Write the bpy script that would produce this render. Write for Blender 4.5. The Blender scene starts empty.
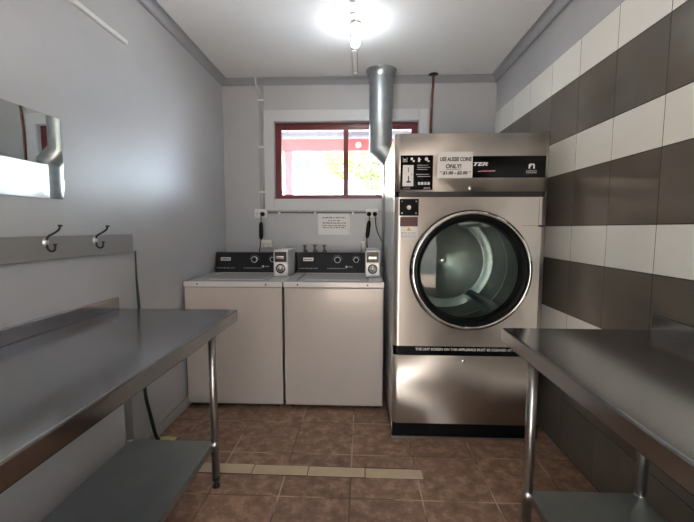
import bpy, bmesh, math, random
from mathutils import Vector, Matrix
random.seed(7)
PI = math.pi
SC = bpy.context.scene
COL = SC.collection

# ------------------------------------------------------------------ layout
XL, XR, YB, YR, ZC = -1.2685, 1.1656, 3.4266, -1.15, 2.612   # room
CAMZ = 1.285

# ------------------------------------------------------------------ mesh helpers
class MB:
    """collects shapes and links them as ONE mesh object"""
    def __init__(self): self.v = []; self.f = []; self.mi = []; self.sm = []
    def add(self, vs, fs, m=0, smooth=False):
        o = len(self.v); self.v += [tuple(v) for v in vs]
        for f in fs:
            self.f.append([i + o for i in f]); self.mi.append(m); self.sm.append(smooth)
        return self
    def box(self, x0, x1, y0, y1, z0, z1, m=0, b=0.0):
        if b > 0:
            bm = bmesh.new(); bmesh.ops.create_cube(bm, size=1)
            for v in bm.verts:
                v.co = Vector(((x0+x1)/2 + v.co.x*(x1-x0), (y0+y1)/2 + v.co.y*(y1-y0), (z0+z1)/2 + v.co.z*(z1-z0)))
            bmesh.ops.bevel(bm, geom=list(bm.edges), offset=b, segments=2, profile=.5, affect='EDGES')
            bm.verts.index_update()
            self.add([v.co[:] for v in bm.verts], [[v.index for v in f.verts] for f in bm.faces], m)
            bm.free(); return self
        vs = [(x, y, z) for x in (x0, x1) for y in (y0, y1) for z in (z0, z1)]
        return self.add(vs, [(0,1,3,2), (4,6,7,5), (0,4,5,1), (2,3,7,6), (0,2,6,4), (1,5,7,3)], m)
    def prism(self, pts, axis, a, b, m=0, smooth=False, caps=True):
        """2D polygon extruded along an axis; pts in the two other axes in order (xy for z, xz for y, yz for x)"""
        n = len(pts)
        def P(p, t): return {'z': (p[0], p[1], t), 'y': (p[0], t, p[1]), 'x': (t, p[0], p[1])}[axis]
        self.add([P(p, a) for p in pts] + [P(p, b) for p in pts], [(i, (i+1) % n, n+(i+1) % n, n+i) for i in range(n)], m, smooth)
        if caps: self.add([P(p, a) for p in pts], [list(range(n))[::-1]], m); self.add([P(p, b) for p in pts], [list(range(n))], m)
        return self
    def lathe(self, prof, c, axis='z', seg=48, m=0, smooth=True, ms=None):
        """prof: list of (radius, along axis)"""
        c = Vector(c); n = len(prof); vs = []; fs = []
        for i in range(seg):
            a = 2*PI*i/seg; ca, sa = math.cos(a), math.sin(a)
            for r, h in prof:
                if axis == 'z': vs.append(c + Vector((r*ca, r*sa, h)))
                elif axis == 'y': vs.append(c + Vector((r*ca, h, r*sa)))
                else: vs.append(c + Vector((h, r*ca, r*sa)))
        for i in range(seg):
            j = (i+1) % seg
            for k in range(n-1): fs.append((i*n+k, j*n+k, j*n+k+1, i*n+k+1))
        if ms is None: return self.add(vs, fs, m, smooth)
        o = len(self.v); self.v += [tuple(v) for v in vs]
        for q, f in enumerate(fs):
            self.f.append([i+o for i in f]); self.mi.append(ms[q % (n-1)]); self.sm.append(smooth)
        return self
    def tube(self, pts, r, seg=10, m=0, caps=True):
        pts = [Vector(p) for p in pts]; n = len(pts)
        rr = r if isinstance(r, (list, tuple)) else [r]*n
        vs = []; up = Vector((0.013, 0.021, 1)).normalized(); prev = None
        for i, p in enumerate(pts):
            t = (pts[min(i+1, n-1)] - pts[max(i-1, 0)]).normalized()
            if prev is None:
                q = up if abs(t.dot(up)) < .9 else Vector((1, 0, 0)); u = (q - t*q.dot(t)).normalized()
            else: u = (prev - t*prev.dot(t)).normalized()
            prev = u; w = t.cross(u)
            for k in range(seg):
                a = 2*PI*k/seg; vs.append(p + (u*math.cos(a) + w*math.sin(a))*rr[i])
        fs = [(i*seg+k, i*seg+(k+1) % seg, (i+1)*seg+(k+1) % seg, (i+1)*seg+k) for i in range(n-1) for k in range(seg)]
        self.add(vs, fs, m, True)
        if caps:
            self.add(vs[:seg], [list(range(seg))[::-1]], m); self.add(vs[-seg:], [list(range(seg))], m)
        return self
    def build(self, name, mats, parent=None, at=None):
        me = bpy.data.meshes.new(name); me.from_pydata(self.v, [], self.f)
        for m in (mats if isinstance(mats, (list, tuple)) else [mats]): me.materials.append(m)
        for p, mi, s in zip(me.polygons, self.mi, self.sm): p.material_index = mi; p.use_smooth = s
        bm = bmesh.new(); bm.from_mesh(me)
        bmesh.ops.remove_doubles(bm, verts=bm.verts, dist=1e-6)
        bmesh.ops.recalc_face_normals(bm, faces=bm.faces); bm.to_mesh(me); bm.free()
        o = bpy.data.objects.new(name, me); COL.objects.link(o)
        if at is not None:
            me.transform(Matrix.Translation(-Vector(at))); o.location = at
        if parent is not None:
            o.parent = parent
            base = Vector(parent.location); pp = parent.parent
            while pp is not None: base += Vector(pp.location); pp = pp.parent
            o.location = Vector(o.location) - base
        return o

def tag(o, label=None, cat=None, group=None, kind=None):
    if label: o['label'] = label
    if cat: o['category'] = cat
    if group: o['group'] = group
    if kind: o['kind'] = kind
    return o
def thing(name, loc, label, cat, group=None):
    o = bpy.data.objects.new(name, None); COL.objects.link(o); o.location = loc; o.empty_display_size = .1
    return tag(o, label, cat, group)
def struct(o): o['kind'] = 'structure'; return o
def smooth_path(pts, n=8):
    P = [Vector(p) for p in pts]; P = [2*P[0]-P[1]] + P + [2*P[-1]-P[-2]]; out = []
    for i in range(1, len(P)-2):
        for k in range(n):
            t = k/n; a, b, c, d = P[i-1], P[i], P[i+1], P[i+2]
            out.append(.5*((2*b)+(c-a)*t+(2*a-5*b+4*c-d)*t*t+(3*b-a-3*c+d)*t**3))
    out.append(P[-2]); return out
def lettering(txt, size, center, mat, parent, name='lettering', shear=0, width=None, bold=0, rx=PI/2):
    """text as a mesh on a plane facing the camera side of the room (-Y)"""
    cu = bpy.data.curves.new(name, 'FONT'); cu.body = txt; cu.size = size; cu.shear = shear
    cu.align_x = 'CENTER'; cu.align_y = 'CENTER'; cu.extrude = .0004; cu.offset = bold; cu.resolution_u = 3
    t = bpy.data.objects.new(name, cu); COL.objects.link(t)
    dg = bpy.context.evaluated_depsgraph_get(); dg.update()
    me = bpy.data.meshes.new_from_object(t.evaluated_get(dg))
    bpy.data.objects.remove(t); bpy.data.curves.remove(cu)
    xs = [v.co.x for v in me.vertices]
    sx = 1 if width is None else width/(max(xs)-min(xs))
    me.transform(Matrix.Rotation(rx, 4, 'X') @ Matrix.Diagonal((sx, 1, 1, 1)))
    me.name = name; me.materials.clear(); me.materials.append(mat)
    o = bpy.data.objects.new(name, me); COL.objects.link(o)
    base = Vector((0, 0, 0)); pp = parent
    while pp is not None: base += Vector(pp.location); pp = pp.parent
    o.parent = parent; o.location = Vector(center) - base
    return o

# ------------------------------------------------------------------ materials
def mat(name, col=(.5, .5, .5), rough=.5, metal=0.0, spec=.5, noise=None, bump=None, emit=None, alpha=None, coat=0, aniso=0):
    """noise=(scale, amount, (sx,sy,sz)) varies the colour; bump=(scale, strength, (sx,sy,sz)[, rough amount])"""
    m = bpy.data.materials.new(name); m.use_nodes = True; nt = m.node_tree; N = nt.nodes; L = nt.links
    b = N['Principled BSDF']; b.inputs['Base Color'].default_value = (*col, 1); b.inputs['Roughness'].default_value = rough
    b.inputs['Metallic'].default_value = metal; b.inputs['Specular IOR Level'].default_value = spec
    b.inputs['Coat Weight'].default_value = coat; b.inputs['Anisotropic'].default_value = aniso
    if aniso:                                              # horizontal brushing: reflections smear vertically
        tg = N.new('ShaderNodeTangent'); tg.direction_type = 'RADIAL'; tg.axis = 'Z'
        L.new(tg.outputs[0], b.inputs['Tangent']); b.inputs['Anisotropic Rotation'].default_value = .25
    tc = N.new('ShaderNodeTexCoord')
    def nz(scale, sc, detail=4):
        mp = N.new('ShaderNodeMapping'); mp.inputs['Scale'].default_value = sc
        L.new(tc.outputs['Object'], mp.inputs['Vector'])
        n = N.new('ShaderNodeTexNoise'); n.inputs['Scale'].default_value = scale; n.inputs['Detail'].default_value = detail
        L.new(mp.outputs['Vector'], n.inputs['Vector']); return n
    if noise:
        n = nz(noise[0], noise[2] if len(noise) > 2 else (1, 1, 1)); r = N.new('ShaderNodeValToRGB')
        a = noise[1]
        r.color_ramp.elements[0].position = .3; r.color_ramp.elements[1].position = .7
        r.color_ramp.elements[0].color = (*[c*(1-a) for c in col], 1); r.color_ramp.elements[1].color = (*[min(1, c*(1+a)) for c in col], 1)
        L.new(n.outputs['Fac'], r.inputs['Fac']); L.new(r.outputs['Color'], b.inputs['Base Color'])
    if bump:
        n = nz(bump[0], bump[2] if len(bump) > 2 else (1, 1, 1)); bp = N.new('ShaderNodeBump')
        bp.inputs['Strength'].default_value = bump[1]; bp.inputs['Distance'].default_value = .002
        L.new(n.outputs['Fac'], bp.inputs['Height']); L.new(bp.outputs['Normal'], b.inputs['Normal'])
        if len(bump) > 3:
            mr = N.new('ShaderNodeMapRange'); mr.inputs['To Min'].default_value = rough-bump[3]; mr.inputs['To Max'].default_value = rough+bump[3]
            L.new(n.outputs['Fac'], mr.inputs['Value']); L.new(mr.outputs['Result'], b.inputs['Roughness'])
    if emit:
        b.inputs['Emission Color'].default_value = (*emit[0], 1); b.inputs['Emission Strength'].default_value = emit[1]
    return m

def floor_mat():
    m = bpy.data.materials.new('brown_floor_tile'); m.use_nodes = True; nt = m.node_tree; N = nt.nodes; L = nt.links
    b = N['Principled BSDF']; tc = N.new('ShaderNodeTexCoord'); mp = N.new('ShaderNodeMapping')
    mp.inputs['Location'].default_value = (.7417 + .3447*8, -2.0225 + .3447*12, 0)
    L.new(tc.outputs['Object'], mp.inputs['Vector'])
    br = N.new('ShaderNodeTexBrick'); br.offset = 0; br.squash = 1
    for k, v in (('Scale', 1), ('Mortar Size', .0036), ('Mortar Smooth', .1), ('Brick Width', .3447), ('Row Height', .3447), ('Bias', 0)): br.inputs[k].default_value = v
    br.inputs['Color1'].default_value = (.9, .9, .9, 1); br.inputs['Color2'].default_value = (1.1, 1.06, 1.04, 1)
    L.new(mp.outputs['Vector'], br.inputs['Vector'])
    n1 = N.new('ShaderNodeTexNoise'); n1.inputs['Scale'].default_value = 15; n1.inputs['Detail'].default_value = 8; n1.inputs['Roughness'].default_value = .68
    n2 = N.new('ShaderNodeTexNoise'); n2.inputs['Scale'].default_value = 3.2; n2.inputs['Detail'].default_value = 3
    for n in (n1, n2): L.new(tc.outputs['Object'], n.inputs['Vector'])
    r1 = N.new('ShaderNodeValToRGB'); e = r1.color_ramp.elements
    e[0].position = .34; e[0].color = (.17, .098, .066, 1); e[1].position = .68; e[1].color = (.47, .305, .215, 1)
    k = e.new(.5); k.color = (.27, .165, .112, 1)
    L.new(n1.outputs['Fac'], r1.inputs['Fac'])
    mul = N.new('ShaderNodeMixRGB'); mul.blend_type = 'MULTIPLY'; mul.inputs['Fac'].default_value = 1
    L.new(r1.outputs['Color'], mul.inputs['Color1']); L.new(br.outputs['Color'], mul.inputs['Color2'])
    rg = N.new('ShaderNodeValToRGB'); e = rg.color_ramp.elements
    e[0].position = .47; e[0].color = (.13, .085, .06, 1); e[1].position = .56; e[1].color = (.52, .40, .27, 1)
    L.new(n2.outputs['Fac'], rg.inputs['Fac'])
    mx = N.new('ShaderNodeMixRGB'); L.new(br.outputs['Fac'], mx.inputs['Fac'])
    L.new(mul.outputs['Color'], mx.inputs['Color1']); L.new(rg.outputs['Color'], mx.inputs['Color2'])
    L.new(mx.outputs['Color'], b.inputs['Base Color'])
    b.inputs['Roughness'].default_value = .42
    bp = N.new('ShaderNodeBump'); bp.inputs['Strength'].default_value = .35; bp.inputs['Distance'].default_value = .003
    sub = N.new('ShaderNodeMath'); sub.operation = 'SUBTRACT'
    L.new(n1.outputs['Fac'], sub.inputs[0]); L.new(br.outputs['Fac'], sub.inputs[1])
    L.new(sub.outputs[0], bp.inputs['Height']); L.new(bp.outputs['Normal'], b.inputs['Normal'])
    return m

def glass_mat(name, tint=(1, 1, 1), haze=0.0, rough=0.0, ior=1.45):
    """thin pane: clear transmission + fresnel reflection (+ dusty film)"""
    m = bpy.data.materials.new(name); m.use_nodes = True; nt = m.node_tree; N = nt.nodes; L = nt.links
    N.remove(N['Principled BSDF']); out = N['Material Output']
    t = N.new('ShaderNodeBsdfTransparent'); t.inputs['Color'].default_value = (*tint, 1)
    g = N.new('ShaderNodeBsdfGlossy'); g.inputs['Roughness'].default_value = rough
    f = N.new('ShaderNodeFresnel'); f.inputs['IOR'].default_value = ior
    mx = N.new('ShaderNodeMixShader'); L.new(f.outputs[0], mx.inputs[0]); L.new(t.outputs[0], mx.inputs[1]); L.new(g.outputs[0], mx.inputs[2])
    last = mx
    if haze:
        d = N.new('ShaderNodeBsdfTranslucent'); d.inputs['Color'].default_value = (.9, .88, .88, 1)
        m2 = N.new('ShaderNodeMixShader'); m2.inputs[0].default_value = haze
        L.new(mx.outputs[0], m2.inputs[1]); L.new(d.outputs[0], m2.inputs[2]); last = m2
    L.new(last.outputs[0], out.inputs['Surface']); return m

def translucent_mat(name, col, through):
    m = bpy.data.materials.new(name); m.use_nodes = True; nt = m.node_tree; N = nt.nodes; L = nt.links
    N.remove(N['Principled BSDF'])
    d = N.new('ShaderNodeBsdfDiffuse'); t = N.new('ShaderNodeBsdfTranslucent')
    d.inputs['Color'].default_value = (*col, 1); t.inputs['Color'].default_value = (*through, 1)
    mx = N.new('ShaderNodeMixShader'); mx.inputs[0].default_value = .12
    L.new(d.outputs[0], mx.inputs[1]); L.new(t.outputs[0], mx.inputs[2]); L.new(mx.outputs[0], N['Material Output'].inputs['Surface']); return m

M = dict(
    wall=mat('grey_wall_paint', (.45, .455, .475), .34, noise=(2.2, .05), bump=(30, .10)),
    rear=mat('rear_bounce_paint', (.70, .69, .67), .5),  # unseen rear wall made pale to bounce light onto the dryer front
    ceil=mat('ceiling_paint', (.77, .77, .775), .6, noise=(2, .03)),
    cornice=mat('cornice_paint', (.31, .315, .34), .5),
    arch=mat('architrave_paint', (.57, .575, .59), .4),
    white_tile=mat('white_wall_tile', (.84, .83, .78), .06, noise=(1.2, .02), bump=(4, .03)),
    dark_tile=mat('dark_wall_tile', (.130, .113, .094), .15, noise=(3, .15), bump=(60, .04)),
    grout=mat('dark_grout', (.012, .011, .010), .8),
    floor=floor_mat(),
    strip=mat('cream_tile', (.56, .45, .31), .35, noise=(9, .10)),
    strip_grout=mat('strip_grout', (.10, .07, .05), .8),
    base=mat('skirting_paint', (.42, .40, .38), .4),
    steel=mat('brushed_steel_bench', (.40, .40, .405), .17, 1, noise=(3, .06), bump=(5, .003, (60, 1, 60))),
    steel_shelf=mat('galvanised_shelf', (.36, .40, .40), .38, 1, noise=(6, .08)),
    steel_leg=mat('steel_tube', (.42, .41, .40), .3, 1),
    steel_dry=mat('brushed_steel_dryer', (.74, .69, .64), .36, 1, bump=(8, .006, (1, 1, 90)), aniso=.95),
    chrome=mat('chrome', (.80, .79, .77), .06, 1),
    galv=mat('galvanised_duct', (.46, .50, .52), .38, 1, noise=(14, .14), bump=(40, .05)),
    side=mat('dryer_side_sheet', (.80, .82, .83), .25, .35),
    black=mat('black_plastic', (.012, .012, .013), .35),
    gloss_black=mat('gloss_black_panel', (.006, .006, .007), .15, spec=.2),
    rubber=mat('black_rubber', (.005, .005, .006), .35, spec=.15),
    dull_black=mat('brown_black_band', (.016, .013, .012), .4),
    white_paint=mat('white_enamel', (.60, .585, .575), .22, coat=.2),
    cabinet=mat('shaded_white_enamel', (.49, .44, .41), .24, coat=.2),  # white cabinet with front shade and warm floor bounce put into the colour
    console=mat('console_black', (.010, .010, .013), .45, spec=.25),
    white=mat('white_plastic', (.78, .78, .76), .35),
    cream=mat('aged_plastic', (.70, .67, .58), .4),
    paper=mat('paper', (.80, .79, .78), .8),
    ink=mat('black_ink', (.02, .02, .03), .7),
    grey_ink=mat('grey_print', (.26, .26, .30), .8),
    white_ink=mat('white_print', (.85, .85, .85), .5),
    grey_mark=mat('grey_print_light', (.35, .35, .37), .5),
    red_ink=mat('red_print', (.50, .03, .04), .5),
    red_label=mat('dark_red_label', (.05, .010, .009), .3),
    red_label2=mat('faded_red_print', (.16, .022, .025), .5),
    yellow=mat('yellow_print', (.75, .55, .05), .5),
    coin=mat('coin_box_grey', (.60, .60, .61), .35, .1),
    coin_face=mat('coin_face_steel', (.66, .64, .63), .4, .5),
    brass=mat('tarnished_brass', (.22, .19, .14), .4, .9),
    copper=mat('old_copper', (.20, .085, .055), .4, .7, noise=(12, .3)),
    dark_metal=mat('dark_bronze', (.05, .04, .035), .35, .8),
    hook_plate=mat('hook_plate_silver', (.60, .59, .57), .35, .9),
    hose=mat('green_hose', (.008, .03, .018), .4),
    scrap=mat('yellow_green_scrap', (.55, .55, .20), .8),
    maroon=mat('maroon_window_frame', (.16, .022, .03), .3),
    mirror=mat('mirror_silver', (.86, .90, .88), .01, 1),
    rail=mat('rail_grey_paint', (.24, .235, .23), .4),
    conduit=mat('conduit_grey', (.44, .44, .45), .4),
    edge_shade=mat('trunking_edge_shade', (.16, .16, .17), .5),  # shade along the trunking edges, put in as colour
    trunk=mat('white_trunking', (.72, .72, .72), .4),
    drum=mat('drum_steel', (.42, .45, .44), .33, 1, noise=(4, .05)),
    drum_back=mat('drum_back_steel', (.30, .33, .32), .34, 1),
    baffle=mat('drum_baffle', (.70, .72, .70), .3, 1),
    pane=glass_mat('clear_pane'), dusty=glass_mat('dusty_pane', haze=.022),
    door_glass=glass_mat('dryer_door_glass', (.80, .87, .84), ior=1.42),
    bulb=mat('bulb_glow', (.9, .9, .9), .3, emit=((.90, .97, 1.0), 55)),
    beam=mat('red_brown_beam', (.32, .035, .03), .5),
    post=mat('pink_brown_post', (.13, .05, .055), .6),
    laser=translucent_mat('translucent_roof_sheet', (.14, .13, .13), (.40, .50, .72)),  # bluish see-through tint added to throw blue light on bench and wall
    roofsheet=mat('corrugated_sheet', (.55, .47, .45), .5),
    yellow_wall=mat('yellow_render', (.55, .42, .045), .8),
    teal=mat('teal_glass', (.015, .32, .34), .3),
    white_ext=mat('white_exterior', (.82, .82, .82), .7),
    concrete=mat('pale_concrete', (.72, .70, .68), .9),
    warm_bounce=mat('warm_bounce_paving', (.52, .41, .32), .8),  # warm tone made up so the unseen ground bounces warm light
    cream_ext=mat('added_wall_cream', (.62, .56, .48), .8),  # for the added wall behind the camera
    leaf=mat('lime_leaves', (.30, .46, .06), .6, noise=(3, .4)),
    leaf2=mat('olive_leaves', (.24, .34, .10), .6, noise=(3, .4)),
    bark=mat('pinkish_bark', (.40, .25, .20), .8),
)

# ------------------------------------------------------------------ room shell
T = .10
struct(MB().box(XL-T, XR+T, YR-T, YB+T, -.1, 0).build('floor', M['floor']))
struct(MB().box(XL-T, XR+T, YR-T, YB+T, ZC, ZC+.1).build('ceiling', M['ceil']))
struct(MB().box(XL-T, XL, YR, YB, 0, ZC).build('wall_left', M['wall']))
WX0, WX1, WZ0, WZ1 = -.800, .494, 1.556, 2.240            # window opening
b = MB()
b.box(XL-T, WX0, YB, YB+T, 0, ZC).box(WX1, XR+T, YB, YB+T, 0, ZC).box(WX0, WX1, YB, YB+T, 0, WZ0).box(WX0, WX1, YB, YB+T, WZ1, ZC)
struct(b.build('wall_back', M['wall']))
DX0, DX1, DZ = -.62, .38, 2.06                              # doorway behind the camera
b = MB()
b.box(XL-T, DX0, YR-T, YR, 0, ZC).box(DX1, XR+T, YR-T, YR, 0, ZC).box(DX0, DX1, YR-T, YR, DZ, ZC)
struct(b.build('wall_rear', M['rear']))
# tiled right wall: painted slab + individual tiles proud of dark grout
b = MB(); b.box(XR+.004, XR+T, YR, YB, 0, ZC, 0); b.box(XR+.0005, XR+.004, YR, YB, 0, 2.305, 2)
rows = [(2.105, 2.305, 1), (1.805, 2.105, 3), (1.605, 1.805, 1), (1.305, 1.605, 3), (1.105, 1.305, 1), (.805, 1.105, 3), (.605, .805, 1), (.305, .605, 3), (.005, .305, 3)]
g = .0022
for z0, z1, m in rows:
    for k in range(-8, 9):
        y0 = 1.5334 + .3*k; y1 = min(y0+.3, YB); y0 = max(y0, YR)
        if y1-y0 < .02: continue
        b.box(XR-.0008, XR+.003, y0+g, y1-g, z0+g, z1-g, m, b=.0004)
struct(b.build('wall_right', [M['wall'], M['white_tile'], M['grout'], M['dark_tile']]))

# cornice: stepped cove profile (d from wall, z)
prof = [(0, ZC-.052), (.006, ZC-.052), (.006, ZC-.044), (.012, ZC-.040), (.022, ZC-.028), (.034, ZC-.018), (.046, ZC-.013), (.046, ZC-.007), (.057, ZC-.007), (.057, ZC), (0, ZC)]
struct(MB().prism([(XL+d, z) for d, z in prof], 'y', YR, YB).build('trim_1', M['cornice']))
struct(MB().prism([(YB-d, z) for d, z in prof], 'x', XL, XR).build('trim_2', M['cornice']))
struct(MB().prism([(XR-.0045-d, z) for d, z in prof], 'y', YR, YB).build('trim_3', M['cornice']))
bp = [(0, 0), (.013, 0), (.013, .045), (.010, .052), (.010, .060), (.006, .066), (0, .066)]
struct(MB().prism([(XL+d, z) for d, z in bp], 'y', YR, YB).build('baseboard_left', M['base']))
struct(MB().prism([(YB-d, z) for d, z in bp], 'x', XL+.013, XR-.01).build('baseboard_back', M['base']))
# cream inlay strip in the floor
b = MB(); b.box(-1.14, .324, 1.826, 1.912, 0, .0008, 1)
for x0, x1 in ((-1.138, -.874), (-.870, -.580), (-.575, -.283), (-.278, .019), (.024, .322)):
    y0 = 1.838 - .012*(x0+1.1)/1.4; b.box(x0, x1, y0, y0+.074, 0, .003, 0, b=.001)
struct(b.build('trim_4', [M['strip'], M['strip_grout']]))

# window
win = bpy.data.objects.new('window_1', None); COL.objects.link(win); win.location = (-.153, YB, WZ0); win['kind'] = 'structure'
b = MB(); a0, a1, az0, az1 = -.888, .578, 1.450, 2.338; y0, y1 = YB-.030, YB-.0005
b.box(a0, WX0, y0, y1, az0, az1, b=.003).box(WX1, a1, y0, y1, az0, az1, b=.003)
b.box(WX0, WX1, y0, y1, WZ1, az1, b=.003).box(WX0, WX1, y0, y1, az0, WZ0, b=.003)
b.build('architrave', M['arch'], win)
fy0, fy1 = YB+.035, YB+.085
b = MB(); b.box(WX0, WX0+.055, fy0, fy1, WZ0, WZ1, b=.003).box(WX1-.055, WX1, fy0, fy1, WZ0, WZ1, b=.003)
b.box(WX0+.055, WX1-.055, fy0, fy1, WZ1-.062, WZ1, b=.003).box(WX0+.055, WX1-.055, fy0, fy1, WZ0, WZ0+.042, b=.003)
b.box(WX0+.055, WX1-.055, fy0-.008, fy0, WZ1-.022, WZ1-.012)
b.build('window_frame', M['maroon'], win)
MB().box(-.175, -.130, fy0-.006, fy1-.01, WZ0+.042, WZ1-.062, b=.003).build('mullion', M['maroon'], win)
MB().box(WX0+.055, -.175, YB+.055, YB+.059, WZ0+.042, WZ1-.062).build('pane', M['dusty'], win)['label'] = 'dusty left pane'
MB().box(-.130, WX1-.055, YB+.065, YB+.069, WZ0+.042, WZ1-.062).build('pane', M['pane'], win)['label'] = 'clear right pane'
b = MB(); b.box(WX0+.057, WX0+.067, fy0-.010, fy0, WZ0+.05, WZ0+.075).build('latch', M['black'], win)

# ------------------------------------------------------------------ work benches
def bench(name, label, x_wall, x_edge, y0, y1, zt, zs, leg_in, leg_dy, back_in, splash_h=.06):
    s = 1 if x_edge > x_wall else -1
    root = thing(name, ((x_wall+x_edge)/2, (y0+y1)/2, 0), label, 'work table')
    b = MB(); ap = .056; t = .0022; rr = .006
    lo, hi = sorted((x_wall, x_edge))
    # top skin and folded aprons with a rolled edge, one mesh
    b.box(lo, hi, y0, y1, zt-.016, zt, b=.0065)
    e0, e1 = sorted((x_edge, x_edge-s*.0025)); b.box(e0, e1, y0, y1, zt-ap, zt-.009, b=.0008)
    b.box(lo, hi, y1-.0025, y1, zt-ap, zt-.009, b=.0008); b.box(lo, hi, y0, y0+.0025, zt-ap, zt-.009, b=.0008)
    e0, e1 = sorted((x_edge, x_edge-s*.018)); b.box(e0, e1, y0, y1, zt-ap, zt-ap+.002)
    b.box(lo, hi, y1-.018, y1, zt-ap, zt-ap+.002)
    b.build('tabletop', M['steel'], root)
    w0, w1 = sorted((x_wall+s*.001, x_wall+s*.016))
    MB().box(w0, w1, y0, y1, zt-.001, zt+splash_h, b=.004).build('backsplash', M['steel'], root)
    r = .0185
    lx = (x_edge - s*leg_in, x_wall + s*back_in); ly = (y1-leg_dy, y0+leg_dy)
    for x in lx:
        for y in ly:
            lg = MB().tube([(x, y, .055), (x, y, zt-.005)], r, 20).build('leg', M['steel_leg'], root, at=(x, y, .055))
            MB().lathe([(0, .058), (r*.9, .058), (r*.98, .05), (r*.98, .035), (.010, .028), (.010, .012), (.017, .010), (.017, 0), (0, 0)], (x, y, 0), seg=20).build('foot', M['black'], lg)
            MB().lathe([(r, zs-.034), (r+.003, zs-.032), (r+.003, zs+.002), (r, zs+.004)], (x, y, 0), seg=20).build('collar', M['steel_leg'], lg)
    sx0, sx1 = sorted((lx[0]-s*.004, lx[1]+s*.004)); b = MB()
    b.box(sx0, sx1, ly[1]-.004, ly[0]+.004, zs-.002, zs); 
    b.box(sx0, sx1, ly[0]+.002, ly[0]+.004, zs-.032, zs-.002).box(sx0, sx1, ly[1]-.004, ly[1]-.002, zs-.032, zs-.002)
    b.box(sx0, sx0+.002, ly[1]-.004, ly[0]+.004, zs-.032, zs-.002).box(sx1-.002, sx1, ly[1]-.004, ly[0]+.004, zs-.032, zs-.002)
    b.build('shelf', M['steel_shelf'], root)
    return root
bench('work_table', 'stainless steel bench with backsplash and undershelf against the grey left wall', XL, -.635, -.30, 1.852, .874, .234, .088, .120, .115)
bench('work_table', 'stainless steel bench with backsplash and undershelf against the tiled right wall', XR-.0045, .563, -.30, 1.496, .890, .266, .087, .096, .085)

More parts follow.
